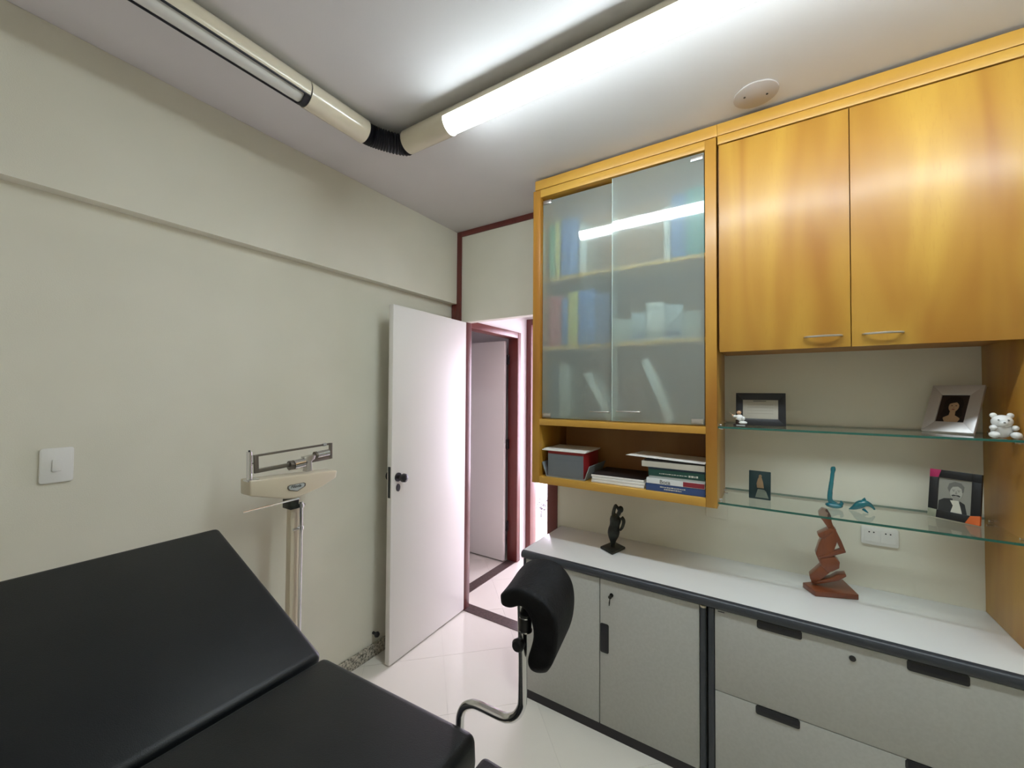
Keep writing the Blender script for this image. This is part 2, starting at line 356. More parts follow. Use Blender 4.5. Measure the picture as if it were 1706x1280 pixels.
# elbow: ribbed hose
pth = smoothpath([(PXc, -1.20, PZc), (PXc+.004, -1.155, PZc), (PXc+.03, -1.095, PZc), (PXc+.075, PYc+.005, PZc), (PXc+.115, PYc, PZc)], 12)
MB().tube(pth, [PR*(.90 if i % 2 else .80) for i in range(len(pth))], 24).build('flexible_elbow', 'duct', lt, smooth=30)
pipeseg('pipe_section', (PXc+.11, PYc, PZc), (.885, PYc, PZc), PR, 'pipe')
MB().arcshell((.885, PYc, PZc), (3.31, PYc, PZc), PR-.004, PR, 0, 180, (0, 1, 0), (0, 0, 1), 14).build('pipe_spine', 'pipe', lt, smooth=True)
pipeseg('lit_tube', (.880, PYc, PZc-.004), (3.315, PYc, PZc-.004), .0425, 'lit')
pipeseg('pipe_section', (3.31, PYc, PZc), (XW-.004, PYc, PZc), PR, 'pipe')
# ceiling blanking plate
cp = thing('ceiling_cover_plate', (1.975, -.46, H), 'round beige blanking plate with two screws on the ceiling', 'cover plate')
MB().tube([(1.975, -.46, H), (1.975, -.46, H-.004), (1.975, -.46, H-.006)], [.078, .078, .074], 36).build('plate', 'plate', cp, smooth=True)
for sx in (-.038, .038): MB().tube([(1.975+sx, -.46+sx*.3, H-.006), (1.975+sx, -.46+sx*.3, H-.008)], .004, 10).build('screw', 'black', cp)

# ------------------------------------------------------------------ switch, outlets, door stop
sw = thing('light_switch', (0, -1.985, 1.33), 'white single rocker light switch on the left wall', 'switch')
MB().prism([(0, p.x, p.z) for p in rrect(-2.024, -1.946, 1.274, 1.390, .008, 0)], (.009, 0, 0)).build('switch_plate', 'plastic', sw, .003)
MB().prism([(.009, p.x, p.z) for p in rrect(-1.996, -1.974, 1.312, 1.352, .003, 0)], (.004, 0, 0)).build('rocker', 'plastic', sw, .001)
so = thing('wall_outlet', (2.405, 0, .985), 'white double wall outlet above the worktop with pin holes', 'outlet')
MB().prism([p for p in rrect(2.345, 2.465, .944, 1.020, .008, -.009)], (0, .009, 0)).build('outlet_plate', 'plastic', so, .002)
for a, b_ in ((2.355, 2.402), (2.408, 2.455)): MB().prism(rrect(a, b_, .958, 1.008, .003, -.011), (0, .002, 0)).build('socket_insert', 'plastic', so)
for x in (2.371, 2.386, 2.424, 2.439): MB().tube([(x, -.0108, .998), (x, -.0122, .998)], .0028, 10).build('pin_hole', 'black', so)
bp_ = tag(MB().prism(rrect(1.735, 1.833, .953, 1.030, .008, -.008), (0, .008, 0)).build('blank_wall_plate', 'wall', bevel=.002), 'cream blank wall plate below the wooden wall cabinet', 'wall plate')
ds = PX(627, 1057, .03)
dst = thing('door_stop', (0, ds.y, ds.z), 'small black door stop on the wall above the granite skirting', 'door stop')
MB().tube([(0, ds.y, ds.z), (.03, ds.y, ds.z)], .008, 12).build('stem', 'black', dst, smooth=True)
MB().tube([(.028, ds.y, ds.z), (.036, ds.y, ds.z), (.045, ds.y, ds.z)], [.014, .017, .013], 16).build('bumper', 'black', dst, smooth=True)

# ------------------------------------------------------------------ wall cabinet with frosted doors
YF = -.3585; XA0, XA1 = .905, 1.823; ZB = 1.09; ZT = 2.710; ST = .045
ca = thing('wall_cabinet', (XA0, 0, ZB), 'maple wall cabinet with two frosted glass doors over an open niche', 'cabinet')
box('side_panel', 'maple', XA0, XA0+ST, YF, 0, ZB, ZT, ca, .0015)
box('side_panel', 'maple', XA1-ST, XA1, YF, 0, ZB, ZT, ca, .0015)
box('top_panel', 'maplex', XA0+ST, XA1-ST, YF, 0, 2.668, ZT, ca, .0015)
box('divider', 'maplex', XA0+ST, XA1-ST, YF, -.012, 1.408, 1.441, ca, .0015)
box('bottom_panel', 'maplex', XA0+ST, XA1-ST, YF, -.012, ZB, 1.128, ca, .0015)
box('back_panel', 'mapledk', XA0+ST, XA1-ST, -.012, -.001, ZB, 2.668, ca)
box('cornice', 'maplex', XA0+.012, 1.828, YF-.002, -.02, 2.7125, H-.012, ca, .0015)
s1z = PY(1040, 443, -.318).z; s2z = PY(1040, 570, -.318).z
for z in (s1z, s2z): box('shelf', 'maplex', XA0+ST, XA1-ST, -.318, -.012, z-.02, z, ca, .001)
GZ0, GZ1 = 1.447, 2.660; GM = 1.358
def glassdoor(x0, x1, y, hx0, hx1, clipx):
    g = box('glass_door', 'frost', x0, x1, y, y+.006, GZ0, GZ1 if x0 > 1.2 else GZ1-.012, ca)
    tag(g, 'frosted glass cabinet door')
    if x0 > 1.2: box('door_edge', 'frostedge', x0-.0022, x0-.0002, y-.0005, y+.0065, GZ0, GZ1, g)
    zz = PY((981+1013)/2 if x0 < 1.2 else 1047, 686, y).z
    MB().tube(smoothpath([(hx0, y, zz), (hx0+.006, y-.016, zz), ((hx0+hx1)/2, y-.020, zz), (hx1-.006, y-.016, zz), (hx1, y, zz)], 5), .0032, 8).build('handle', 'steel', g, smooth=True)
    for z in (GZ0+.004, GZ1-.03): box('hinge_clip', 'steel', clipx, clipx+.05, y-.006, y+.012, z, z+.022, g, .002)
glassdoor(XA0+ST+.006, GM+.02, YF+.022, 1.237, 1.338, XA0+ST+.008)
glassdoor(GM, XA1-ST-.004, YF+.004, 1.383, 1.497, XA1-ST-.058)

# contents behind the frosted doors: binders and boxes
def upright(x0, x1, z0, h, m, depth=.2, lean=0, label='', cat='binder', nm='binder', grp=None):
    y0 = -.27
    mb = MB().box(x0, x1, y0, y0+depth, z0, z0+h)
    k = MB().box(x0+.004, x1-.004, y0+.004, y0+depth+.003, z0+.004, z0+h-.003)
    if lean:
        R_ = Matrix.Translation((x0 if lean < 0 else x1, 0, z0)) @ Matrix.Rotation(lean, 4, 'Y') @ Matrix.Translation((-(x0 if lean < 0 else x1), 0, -z0)); mb.xf(R_); k.xf(R_)
    lowest = min(v.z for v in mb.v); sh = Matrix.Translation((0, 0, z0+.0005-lowest)); mb.xf(sh); k.xf(sh)
    o = mb.build(nm, m, bevel=.002); tag(o, label, cat, grp)
    k.build('pages', 'pages', o)
    return o
i0 = XA0+ST
G1 = 'files behind the frosted glass doors'
upright(i0+.012, i0+.045, s1z, .32, 'bkgreen', label='green binder on the top shelf at the outer end', grp=G1)
upright(i0+.049, i0+.075, s1z, .33, 'bkyellow', label='yellow binder on the top shelf beside a green binder', grp=G1)
upright(i0+.085, i0+.185, s1z, .33, 'bkblue', label='wide blue binder on the top shelf beside a yellow binder', grp=G1)
upright(i0+.195, i0+.235, s1z, .29, 'bkwhite', label='white binder on the top shelf beside the wide blue binder', grp=G1)
upright(1.585, 1.615, s1z, .27, 'bkwhite', label='white slim binder on the top shelf beside a blue binder', grp=G1)
upright(1.62, 1.685, s1z, .32, 'bkblue', label='blue binder on the top shelf between white and teal binders', grp=G1)
upright(1.69, 1.765, s1z, .33, 'bkteal', label='teal binder on the top shelf at the inner end', grp=G1)
upright(i0+.01, i0+.085, s2z, .29, 'bkred', label='red binder on the middle shelf at the outer end', grp=G1)
upright(i0+.09, i0+.125, s2z, .27, 'bkblue', label='blue slim binder on the middle shelf beside the red binder', grp=G1)
upright(i0+.13, i0+.185, s2z, .30, 'bkyellow', label='yellow binder on the middle shelf', grp=G1)
upright(i0+.19, i0+.285, s2z, .30, 'bkblue', label='wide blue binder on the middle shelf beside the yellow binder', grp=G1)
upright(i0+.29, i0+.36, s2z, .27, 'bknavy', label='navy binder on the middle shelf', grp=G1)
x = 1.34
for k, (w_, h_) in enumerate(((.085, .12), (.07, .15), (.085, .19), (.08, .17), (.075, .13))):
    o = box('medicine_box', ('greybk', 'bkpale', 'bkwhite', 'bkpale', 'greybk')[k], x, x+w_, -.28, -.16, s2z+.0005, s2z+h_, bevel=.003)
    tag(o, ('squat grey carton beside the navy binder on the middle shelf', 'pale blue carton between the squat grey carton and the tall white one', 'tallest white carton on the middle frosted shelf', 'pale blue carton between the tall white carton and a grey one', 'low grey carton at the inner end of the middle shelf')[k], 'box', 'small cartons behind the frosted glass')
    box('lid_band', 'bknavy' if k % 2 else 'greybk', x+.006, x+w_-.006, -.2815, -.2800, s2z+.02, s2z+.045, o); x += w_+.004
upright(i0+.02, i0+.07, 1.4415, .30, 'navy', label='dark navy binder on the bottom shelf at the outer end', grp=G1)
upright(i0+.075, i0+.14, 1.4415, .30, 'greybk', label='grey binder on the bottom shelf beside a navy binder', grp=G1)
upright(1.30, 1.34, 1.4415, .27, 'bkwhite', lean=-.50, label='white folder leaning over on the bottom shelf beside grey binders', cat='folder', nm='leaning_folder', grp='leaning white folders')
upright(1.60, 1.64, 1.4415, .33, 'bkwhite', lean=-.40, label='white folder leaning steeply against the inner cabinet side', cat='folder', nm='leaning_folder', grp='leaning white folders')

# open niche: tray, paper, notebooks, books
NZ = 1.1285
def lying(x0, x1, y0, depth, z0, z1, m, label, nm='book', cat='book', grp='books lying in the niche', mspine=None):
    """book lying flat with its spine to the room"""
    t = min(.003, (z1-z0)*.2)
    o = MB().box(x0, x1, y0, y0+depth, z0, z0+t).box(x0, x1, y0, y0+depth, z1-t, z1).box(x0, x1, y0, y0+t, z0+t, z1-t).build(nm, m)
    tag(o, label, cat, grp); box('pages', 'pages', x0+.003, x1-.003, y0+t, y0+depth-.004, z0+t, z1-t, o); return o
ny = -.335
def nx(px, py, y=ny): return PY(px, py, y).x
def nzz(px, py, y=ny): return PY(px, py, y).z
# tray
tx0, tx1 = nx(911, 795), nx(973, 799); tz1 = NZ+.075
tr = thing('letter_tray', ((tx0+tx1)/2, -.23, NZ), 'grey plastic letter tray with flared sides in the open niche', 'letter tray')
box('tray_base', 'tray', tx0, tx1, ny, ny+.24, NZ, NZ+.005, tr)
for x_, sg in ((tx0, -1), (tx1, 1)):
    MB().prism([(x_, ny, NZ+.001), (x_+sg*.004, ny, NZ+.001), (x_+sg*.030, ny, tz1), (x_+sg*.026, ny, tz1)], (0, .24, 0)).build('tray_side', 'tray', tr)
box('tray_back', 'tray', tx0, tx1, ny+.236, ny+.24, NZ+.005, NZ+.06, tr)
bx0, bx1 = tx0+.004, tx1-.004; bz1 = nzz(930, 752)
o = box('file_box', 'red', bx0, bx1, ny+.006, ny+.215, NZ+.0052, bz1, bevel=.002); tag(o, 'red file box with a grey front standing in the grey tray', 'box')
box('front_panel', 'grey', bx0+.002, bx1-.002, ny+.003, ny+.0065, NZ+.007, bz1-.016, o)
box('front_strip', 'grey', bx0+.002, bx1-.002, ny+.002, ny+.004, NZ+.095, NZ+.098, o)
o = MB().box(bx0-.03, bx1+.012, ny-.006, ny+.20, bz1+.0003, bz1+.004).box(bx0-.025, bx1+.016, ny+.002, ny+.205, bz1+.004, bz1+.010).build('paper_stack', 'paper')
tag(o, 'loose white sheets lying on top of the red file box', 'paper')
# thin notebooks
qx0, qx1 = nx(985, 796), nx(1073, 806)
z = NZ
for k in range(3):
    dxk = (0, .003, -.002)[k]
    o = box('notebook', 'paper', qx0+dxk, qx1+dxk, ny+.002*k, ny+.24, z+.0003, z+.012, bevel=.0015)
    box('cover', 'darkcover' if k == 2 else 'paper', qx0+dxk, qx1+dxk, ny+.001+.002*k, ny+.24, z+.012, z+.0135, o)
    tag(o, ('bottom notebook of the thin pile with white page edges', 'middle notebook of the thin pile with white page edges', 'thin notebook with a dark cover on top of the pile')[k], 'notebook', 'notebooks in the niche')
    z += .0138
# book stack
rx1 = XA1-ST-.004
def bz(py): return nzz(1120, py)
yb = -.345
levels = [ # (z top px at x~1120, left px, material, label)
    ('bluebk', .034, 1076, 'thick blue book at the bottom of the niche pile with two lines of lettering'),
    ('bkwhite', .024, 1077, 'white book lettered Boca with a red end on its spine'),
    ('greybk', .012, 1081, 'thin pale grey book between the Boca book and a dark green book'),
    ('greenbk', .030, 1080, 'dark green book with white lettering in the niche pile'),
    ('navy', .010, 1079, 'thin navy book under the thick cream one'),
    ('bkcream', .026, 1069, 'thick cream book near the top of the niche pile'),
    ('darkcover', .008, 1073, 'thin dark booklet on top of the thick cream book')]
plain('bkcream', (.55, .51, .43))
z = NZ; tops = {}
for k, (m, h_, lp, lab) in enumerate(levels):
    x0 = nx(lp, 790, yb); o = lying(x0, rx1-.002*(k % 2), yb+(.002, 0, .004, .003, .006, 0, .004)[k], .235, z+.0003, z+h_, m, lab); tops[k] = (o, x0, z, h_); z += h_
o = MB().prism([(nx(1044, 747), yb-.004, z+.012), (rx1, yb-.004, z+.0006), (rx1, yb+.20, z+.0006), (nx(1044, 747)+.03, yb+.20, z+.010)], (0, 0, .0015)).build('loose_sheet', 'paper')
tag(o, 'single loose sheet overhanging the pile of books in the niche', 'paper')
o, x0, zz, h_ = tops[1]
box('spine_band', 'crimson', x0+(rx1-x0)*.64, rx1-.003, yb-.0007, yb+.001, zz+.002, zz+h_-.001, o)
def text_mesh(txt, size, m, mtx, parent, name='lettering', shear=0, bold=0):
    cu = bpy.data.curves.new(name, 'FONT'); cu.body = txt; cu.size = size; cu.extrude = .0002; cu.shear = shear; cu.align_x = 'CENTER'; cu.align_y = 'CENTER'; cu.offset = bold
    to = bpy.data.objects.new('tmp', cu); COL.objects.link(to); dg = bpy.context.evaluated_depsgraph_get()
    me = bpy.data.meshes.new_from_object(to.evaluated_get(dg)); bpy.data.objects.remove(to)
    vs = [mtx @ v.co for v in me.vertices]; mb = MB(); mb.add(vs, [tuple(p.vertices) for p in me.polygons]); bpy.data.meshes.remove(me)
    return mb.build(name, m, parent)
FRONT = Matrix(((1, 0, 0, 0), (0, 0, -1, 0), (0, 1, 0, 0), (0, 0, 0, 1)))
text_mesh('Boca', .024, 'photo_mid', Matrix.Translation((x0+(rx1-x0)*.33, yb-.0004, zz+h_*.45)) @ FRONT, o, bold=.0004)
def bars(parent, m, x0, x1, z0, h, y, n=9, seed=1):
    rnd = random.Random(seed); mb = MB(); x = x0
    while x < x1:
        w_ = rnd.uniform(.004, .011); mb.box(x, min(x+w_, x1), y-.0003, y+.0005, z0, z0+h*rnd.uniform(.7, 1)); x += w_+rnd.uniform(.001, .003)
    return mb.build('lettering', m, parent)
o, x0, zz, h_ = tops[0]; L_ = rx1-x0
bars(o, 'photo_light', x0+L_*.25, x0+L_*.68, zz+.019, .005, yb+.0017, seed=2); bars(o, 'photo_light', x0+L_*.32, x0+L_*.62, zz+.009, .006, yb+.0017, seed=3)
o, x0, zz, h_ = tops[3]; L_ = rx1-x0
bars(o, 'photo_light', x0+L_*.20, x0+L_*.70, zz+.011, .004, yb+.0027, seed=4); bars(o, 'photo_light', x0+L_*.72, x0+L_*.88, zz+.009, .009, yb+.0027, seed=5)

# ------------------------------------------------------------------ maple two-door wall cabinet with end panel
cb = thing('wall_cabinet', (1.83, 0, 1.765), 'maple wall cabinet with two solid doors and curved steel handles', 'cabinet')
DZ0, DZ1 = 1.765, 2.668
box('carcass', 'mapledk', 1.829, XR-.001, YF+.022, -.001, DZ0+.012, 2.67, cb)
box('top_rail', 'maplex', 1.829, XR+.022, YF, -.02, 2.6745, 2.7105, cb, .001)
box('cornice', 'maplex', 1.8285, XR+.022, YF-.002, -.02, 2.7125, H-.012, cb, .0015)
for a, b_, h0, h1 in ((1.834, 2.2715, 2.133, 2.245), (2.2745, XR-.003, 2.307, 2.415)):
    d = box('door', 'maple', a, b_, YF, YF+.020, DZ0, DZ1, cb, .001)
    MB().tube(smoothpath([(h0, YF, 1.808), (h0+.008, YF-.014, 1.808), ((h0+h1)/2, YF-.026, 1.808), (h1-.008, YF-.014, 1.808), (h1, YF, 1.808)], 6), [(.004, .005)]*25, 10).build('handle', 'steel', d, smooth=True)
tag(box('end_panel', 'maple', XR, XR+.022, YF, -.001, .7555, 2.67, cb, .001), 'full height maple end panel')

# ------------------------------------------------------------------ worktop and cupboards
YL = -.470; WT = .755
wk = thing('worktop', (.912, 0, .717), 'long light grey worktop with a rounded dark front edge', 'worktop')
box('top_slab', 'lam', .914, XC-.001, -.458, -.001, .7175, WT, wk, .001)
pr = [(-.458, .7175), (-.474, .7185), (-.480, .727), (-.481, .737), (-.478, .747), (-.470, .7535), (-.458, .755)]
MB().prism([(.912, y, z) for y, z in pr], (XC-.001-.912, 0, 0)).build('front_edging', 'edge', wk, smooth=True)
box('end_edging', 'edge', .9115, .9138, -.458, -.001, .7175, .7540, wk)

def cup(x0, x1, z0, z1, parent, y=YL):
    """shallow black pull set into the front"""
    o = MB().prism(rrect(x0, x1, z0, z1, .008, y-.0025), (0, .006, 0)).build('handle', 'black', parent, .0012)
    box('recess', 'duct', x0+.006, x1-.006, y-.0032, y-.0024, z0+.012, z1-.006, o); return o
ua = thing('cupboard', (.925, YL, 0), 'light grey low cupboard with two doors and a key in the lock', 'cupboard')
box('carcass', 'front', .922, 1.789, YL+.022, -.002, .045, .716, ua)
box('plinth', 'plinth', .922, 1.789, YL+.004, -.02, 0, .044, ua)
dl = box('door', 'front', .936, 1.3365, YL, YL+.019, .047, .7145, ua, .001)
dr_ = box('door', 'front', 1.3405, 1.7655, YL, YL+.019, .047, .7145, ua, .001)
box('corner_post', 'edge', .921, .934, YL-.002, YL+.021, .045, .7155, ua, .002)
MB().tube([(1.779, YL+.004, .045), (1.779, YL+.004, .708)], .0115, 18).build('corner_post', 'edge', ua, smooth=True)
MB().tube([(1.779, YL+.004, .7082), (1.779, YL+.004, .716)], .0112, 18).build('post_cap', 'enamel', ua, smooth=True)
cup(1.3415, 1.382, .378, .512, dr_)
MB().tube([(1.395, YL, .652), (1.395, YL-.004, .652)], .009, 16).build('lock', 'bronze', dr_, smooth=True)
ky = MB().tube([(1.395, YL-.004, .652), (1.395, YL-.022, .652)], .0022, 8).tube([(1.395, YL-.026, .652), (1.395, YL-.020, .652)], .008, 14)
ky.tube([(1.395, YL-.023, .646), (1.393, YL-.024, .628), (1.391, YL-.022, .612)], [.002, .0035, .002], 8)
ky.build('key', 'bronze', dr_, smooth=True)
ub = thing('drawer_unit', (1.797, YL, 0), 'light grey wide drawer unit with black recessed pulls', 'drawer unit')
box('carcass', 'front', 1.7975, XC-.003, YL+.022, -.002, .045, .716, ub)
box('plinth', 'plinth', 1.7975, XC-.003, YL+.004, -.02, 0, .044, ub)
box('corner_post', 'edge', 1.7985, 1.821, YL-.002, YL+.021, .045, .7155, ub, .003)
d1_ = box('drawer', 'front', 1.8235, 2.705, YL, YL+.019, .3945, .7145, ub, .001)
d2_ = box('drawer', 'front', 1.8235, 2.705, YL, YL+.019, .065, .3915, ub, .001)
cup(1.968, 2.11, .685, .7165, d1_); cup(2.39, 2.533, .682, .7165, d1_); cup(1.963, 2.102, .359, .3925, d2_); cup(2.383, 2.525, .359, .3925, d2_)
MB().tube([(2.252, YL, .670), (2.252, YL-.004, .670)], .0095, 18).build('lock', 'black', d1_, smooth=True)
box('runner_tab', 'edge', 1.834, 1.858, YL-.0015, YL, .7075, .7105, d1_)

# ------------------------------------------------------------------ glass shelves
def gshelf(z, lab):
    x0, x1 = 1.8245, XR-.001; t = .008
    g = thing('glass_shelf', ((x0+x1)/2, -.17, z-t), lab, 'shelf')
    box('glass_sheet', 'glass', x0, x1, -.337, -.008, z-t, z, g)
    box('front_edge', 'gedge', x0, x1, -.340, -.3371, z-t, z, g)
    box('rear_edge', 'gedge', x0, x1, -.0079, -.005, z-t, z, g)
    for x_, s_ in ((x0-.001, 1), (x1+.001, -1)):
        for y in (-.30, -.08):
            MB().tube([(x_, y, z-t-.0045), (x_+s_*.018, y, z-t-.0045)], .0042, 10).build('shelf_pin', 'chrome', g, smooth=True)
            MB().tube([(x_, y, z+.0045), (x_+s_*.012, y, z+.0045)], .0042, 10).build('shelf_pin', 'chrome', g, smooth=True)
    return g
Z1, Z2 = 1.443, 1.115
gshelf(Z1, 'upper clear glass shelf with green edges between the maple panels')
gshelf(Z2, 'lower clear glass shelf with green edges just above the worktop')

# framed pictures: a local board frame (u along width, v up, w towards the viewer)
def frame_axes(bl, br, tl):
    u = (br-bl); W_ = u.length; u.normalize(); v = (tl-bl); v -= u*v.dot(u); H_ = v.length; v.normalize()
    w = u.cross(v); return u, v, w, W_, H_
class Board:
    def __init__(s, base, facing, lean, W_, H_, z):
        """base: middle of the lower edge; facing: heading of the normal (deg from -y, + towards -x)"""
        a = math.radians(facing); n = Vector((-math.sin(a), -math.cos(a), 0))
        s.u = Vector((0, 0, 1)).cross(n).normalized(); t = math.radians(lean)
        s.v = Vector((0, 0, math.cos(t)))-n*math.sin(t); s.w = s.u.cross(s.v); s.o = Vector(base); s.W = W_; s.H = H_
    def p(s, a, b_, c=0): return s.o+s.u*((a-.5)*s.W)+s.v*(b_*s.H)+s.w*c
    def poly(s, pts, c0, c1): return MB().prism([s.p(a, b_, c0) for a, b_ in pts], s.w*(c1-c0))
    def rect(s, a0, a1, b0, b1, c0, c1): return s.poly([(a0, b0), (a1, b0), (a1, b1), (a0, b1)], c0, c1)
def ell(cx, cy, rx, ry, n=20, a0=0, a1=360): return [(cx+rx*math.cos(math.radians(a0+(a1-a0)*k/n)), cy+ry*math.sin(math.radians(a0+(a1-a0)*k/n))) for k in range(n if a1-a0 == 360 else n+1)]
def ring(B, a, b_, m, parent, c0, c1, name='frame_rail', bevel=.001):
    """four mitred rails"""
    A, Bq = a, b_
    for q in ([(0, 0), (1, 0), (1-A, Bq), (A, Bq)], [(0, 1), (A, 1-Bq), (1-A, 1-Bq), (1, 1)], [(0, 0), (A, Bq), (A, 1-Bq), (0, 1)], [(1, 0), (1, 1), (1-A, 1-Bq), (1-A, Bq)]):
        B.poly(q, c0, c1).build(name, m, parent, bevel)

# black certificate frame
yq = -.20; bl, br = PY(1226, 705, yq), PY(1309.5, 707, yq); W_ = br.x-bl.x; H_ = (PY(1268, 656, yq).z-Z1)/.985
B = Board(((bl.x+br.x)/2, yq, Z1+.001), 0, 9, W_, H_, Z1)
f = thing('certificate_frame', B.o, 'black frame around a small beige certificate on the upper glass shelf', 'picture frame')
ring(B, .145, .21, 'black', f, -.006, .006)
B.rect(.13, .87, .19, .81, -.006, .001).build('certificate', 'cert', f)
B.rect(.36, .62, .745, .762, .001, .0015).build('printed_line', 'photo_blk', f)
for k in range(4): B.rect(.24, .76, .64-.09*k, .646-.09*k, .001, .0014).build('printed_line', 'photo_mid', f)
MB().prism([B.p(.45, .02, -.006), B.p(.55, .02, -.006), B.p(.55, .7, -.006)], Vector((0, 0, 0))+B.w*-.004).build('easel_back', 'black', f)

# woman portrait in silver frame
B = Board((2.5745, -.146, Z1+.003), 36, 28, .1445, .199, Z1)
f = thing('portrait_frame', B.o, 'wide silver frame leaning back with a portrait of a dark-haired woman', 'picture frame')
ring(B, .23, .21, 'silver', f, -.007, .006)
B.rect(.22, .78, .20, .80, -.007, .0005).build('photo', 'photo_dark', f)
ph = f
B.poly(ell(.50, .59, .19, .17, 24), .0005, .0008).build('painted_hair', 'photo_hair', ph)
B.poly([(.33, .50), (.67, .50), (.71, .36), (.66, .30), (.34, .30), (.29, .36)], .0005, .0008).build('painted_hair', 'photo_hair', ph)
B.poly([(.30, .21), (.72, .21), (.66, .31), (.57, .36), (.45, .36), (.36, .31)], .0008, .0012).build('painted_shoulders', 'photo_face', ph)
B.poly([(.45, .34), (.57, .34), (.56, .46), (.46, .46)], .0010, .0014).build('painted_neck', 'photo_face', ph)
B.poly(ell(.51, .545, .098, .118), .0012, .0017).build('painted_face', 'photo_face', ph)
B.poly([(.40, .56), (.41, .67), (.51, .70), (.62, .66), (.62, .55), (.59, .60), (.55, .635), (.46, .615), (.425, .60)], .0017, .0021).build('painted_hair', 'photo_hair', ph)
for a in (.472, .553): B.poly(ell(a, .562, .019, .007, 10), .0017, .0021).build('painted_eye', 'photo_hair', ph)
B.poly([(.505, .545), (.52, .545), (.525, .515), (.50, .515)], .0017, .0019).build('painted_nose', 'photo_skin2', ph)
B.poly(ell(.512, .483, .030, .008, 10), .0017, .0021).build('painted_mouth', 'crimson', ph)
B.poly([(.28, .21), (.40, .21), (.34, .31), (.30, .29)], .0012, .0016).build('painted_dress', 'photo_hair', ph)
B.poly([(.74, .21), (.64, .21), (.69, .31), (.73, .29)], .0012, .0016).build('painted_dress', 'photo_hair', ph)
MB().prism([B.p(.44, .03, -.007), B.p(.56, .03, -.007), B.p(.56, .6, -.007), B.p(.44, .6, -.007)], B.w*-.003).build('easel_back', 'black', f)

# man portrait in black frame with coloured corners
bl, br = PZ(1546, 860, Z2), PZ(1633.6, 878.5, Z2)
dv = br-bl; fc = math.degrees(math.atan2(-dv.y, dv.x)); W_ = dv.length
c = (bl+br)/2; c.z = Z2+.003
lean = 9; B = Board(c, fc, lean, W_, .135, Z2)
top = PY(1597, 788, c.y+.02).z; B.H = (top-Z2)/math.cos(math.radians(lean))
f = thing('portrait_frame', B.o, 'black frame with pink and orange corners around a grey portrait of a man', 'picture frame')
k = .17
B.poly([(k, 0), (1-k, 0), (1-.18, .16), (.18, .16)], -.006, .006).build('frame_rail', 'black', f, .001)
B.poly([(k, 1), (.18, .84), (.82, .84), (1-k, 1)], -.006, .006).build('frame_rail', 'black', f, .001)
B.poly([(0, k), (.18, .16), (.18, .84), (0, 1-k)], -.006, .006).build('frame_rail', 'black', f, .001)
B.poly([(1, k), (1, 1-k), (.82, .84), (.82, .16)], -.006, .006).build('frame_rail', 'black', f, .001)
for q, m in (([(0, 0), (k, 0), (.18, .16), (0, k)], 'olive'), ([(1, 0), (1, k+.02), (.82, .16), (1-k-.1, 0)], 'orange'), ([(0, 1), (0, 1-k), (.18, .84), (k+.06, 1)], 'magenta'), ([(1, 1), (1-k, 1), (.82, .84), (1, 1-k)], 'black')):
    B.poly(q, -.006, .0065).build('corner_piece', m, f, .0008)
B.rect(.17, .83, .15, .85, -.006, .0005).build('photo', 'photo_grey', f)
B.poly([(.19, .16), (.75, .16), (.70, .36), (.58, .42), (.44, .44), (.30, .42), (.20, .36)], .0005, .001).build('painted_coat', 'photo_blk', f)
B.poly([(.44, .16), (.66, .16), (.62, .30), (.58, .41), (.42, .40), (.48, .30)], .001, .0014).build('painted_shirt', 'photo_light', f)
B.poly([(.47, .38), (.60, .38), (.60, .50), (.47, .50)], .001, .0013).build('painted_neck', 'photo_skin3', f)
B.poly(ell(.53, .575, .120, .150), .001, .0016).build('painted_face', 'photo_skin', f)
B.poly([(.40, .56), (.36, .64), (.39, .74), (.50, .79), (.62, .77), (.68, .70), (.67, .60), (.645, .58), (.63, .66), (.56, .70), (.46, .68), (.425, .63)], .0016, .002).build('painted_hair', 'photo_mid', f)
B.poly([(.44, .505), (.48, .525), (.53, .520), (.58, .525), (.62, .505), (.60, .49), (.53, .503), (.46, .49)], .0018, .0022).build('painted_moustache', 'photo_blk', f)
B.poly([(.455, .49), (.605, .49), (.59, .44), (.53, .42), (.47, .44)], .0016, .0019).build('painted_beard', 'photo_skin3', f)
B.poly([(.52, .60), (.54, .60), (.555, .535), (.51, .535)], .0016, .0019).build('painted_nose', 'photo_skin3', f)
for a in (.48, .58):
    B.poly(ell(a, .597, .020, .007, 10), .0016, .002).build('painted_eye', 'photo_mid', f); B.poly([(a-.03, .615), (a+.03, .618), (a+.03, .626), (a-.03, .623)], .0016, .002).build('painted_brow', 'photo_mid', f)
MB().prism([B.p(.44, .03, -.006), B.p(.56, .03, -.006), B.p(.56, .6, -.006), B.p(.44, .6, -.006)], B.w*-.003).build('easel_back', 'black', f)

# dark stone plaque with a relief figure
yq = -.185; bl, br = PY(1247.5, 831, yq), PY(1284, 832, yq); W_ = br.x-bl.x; H_ = PY(1265, 786, yq).z-Z2
B = Board(((bl.x+br.x)/2, yq, Z2+.001), 5, 6, W_, H_, Z2)
f = B.rect(0, 1, 0, 1, -.005, .004).build('stone_plaque', 'plaque', bevel=.002)
tag(f, 'small dark green plaque with a robed relief figure on the lower glass shelf', 'plaque')
B.poly([(.30, .06), (.92, .06), (.80, .30), (.70, .36), (.42, .36)], .004, .0065).build('relief_skirt', 'plaque_grey', f, .001)
B.poly([(.38, .40), (.70, .40), (.66, .62), (.60, .76), (.52, .86), (.42, .72), (.36, .55)], .004, .008).build('relief_body', 'plaque_fig', f, .0015)
B.poly(ell(.53, .82, .07, .06, 12), .004, .008).build('relief_head', 'plaque_fig', f)

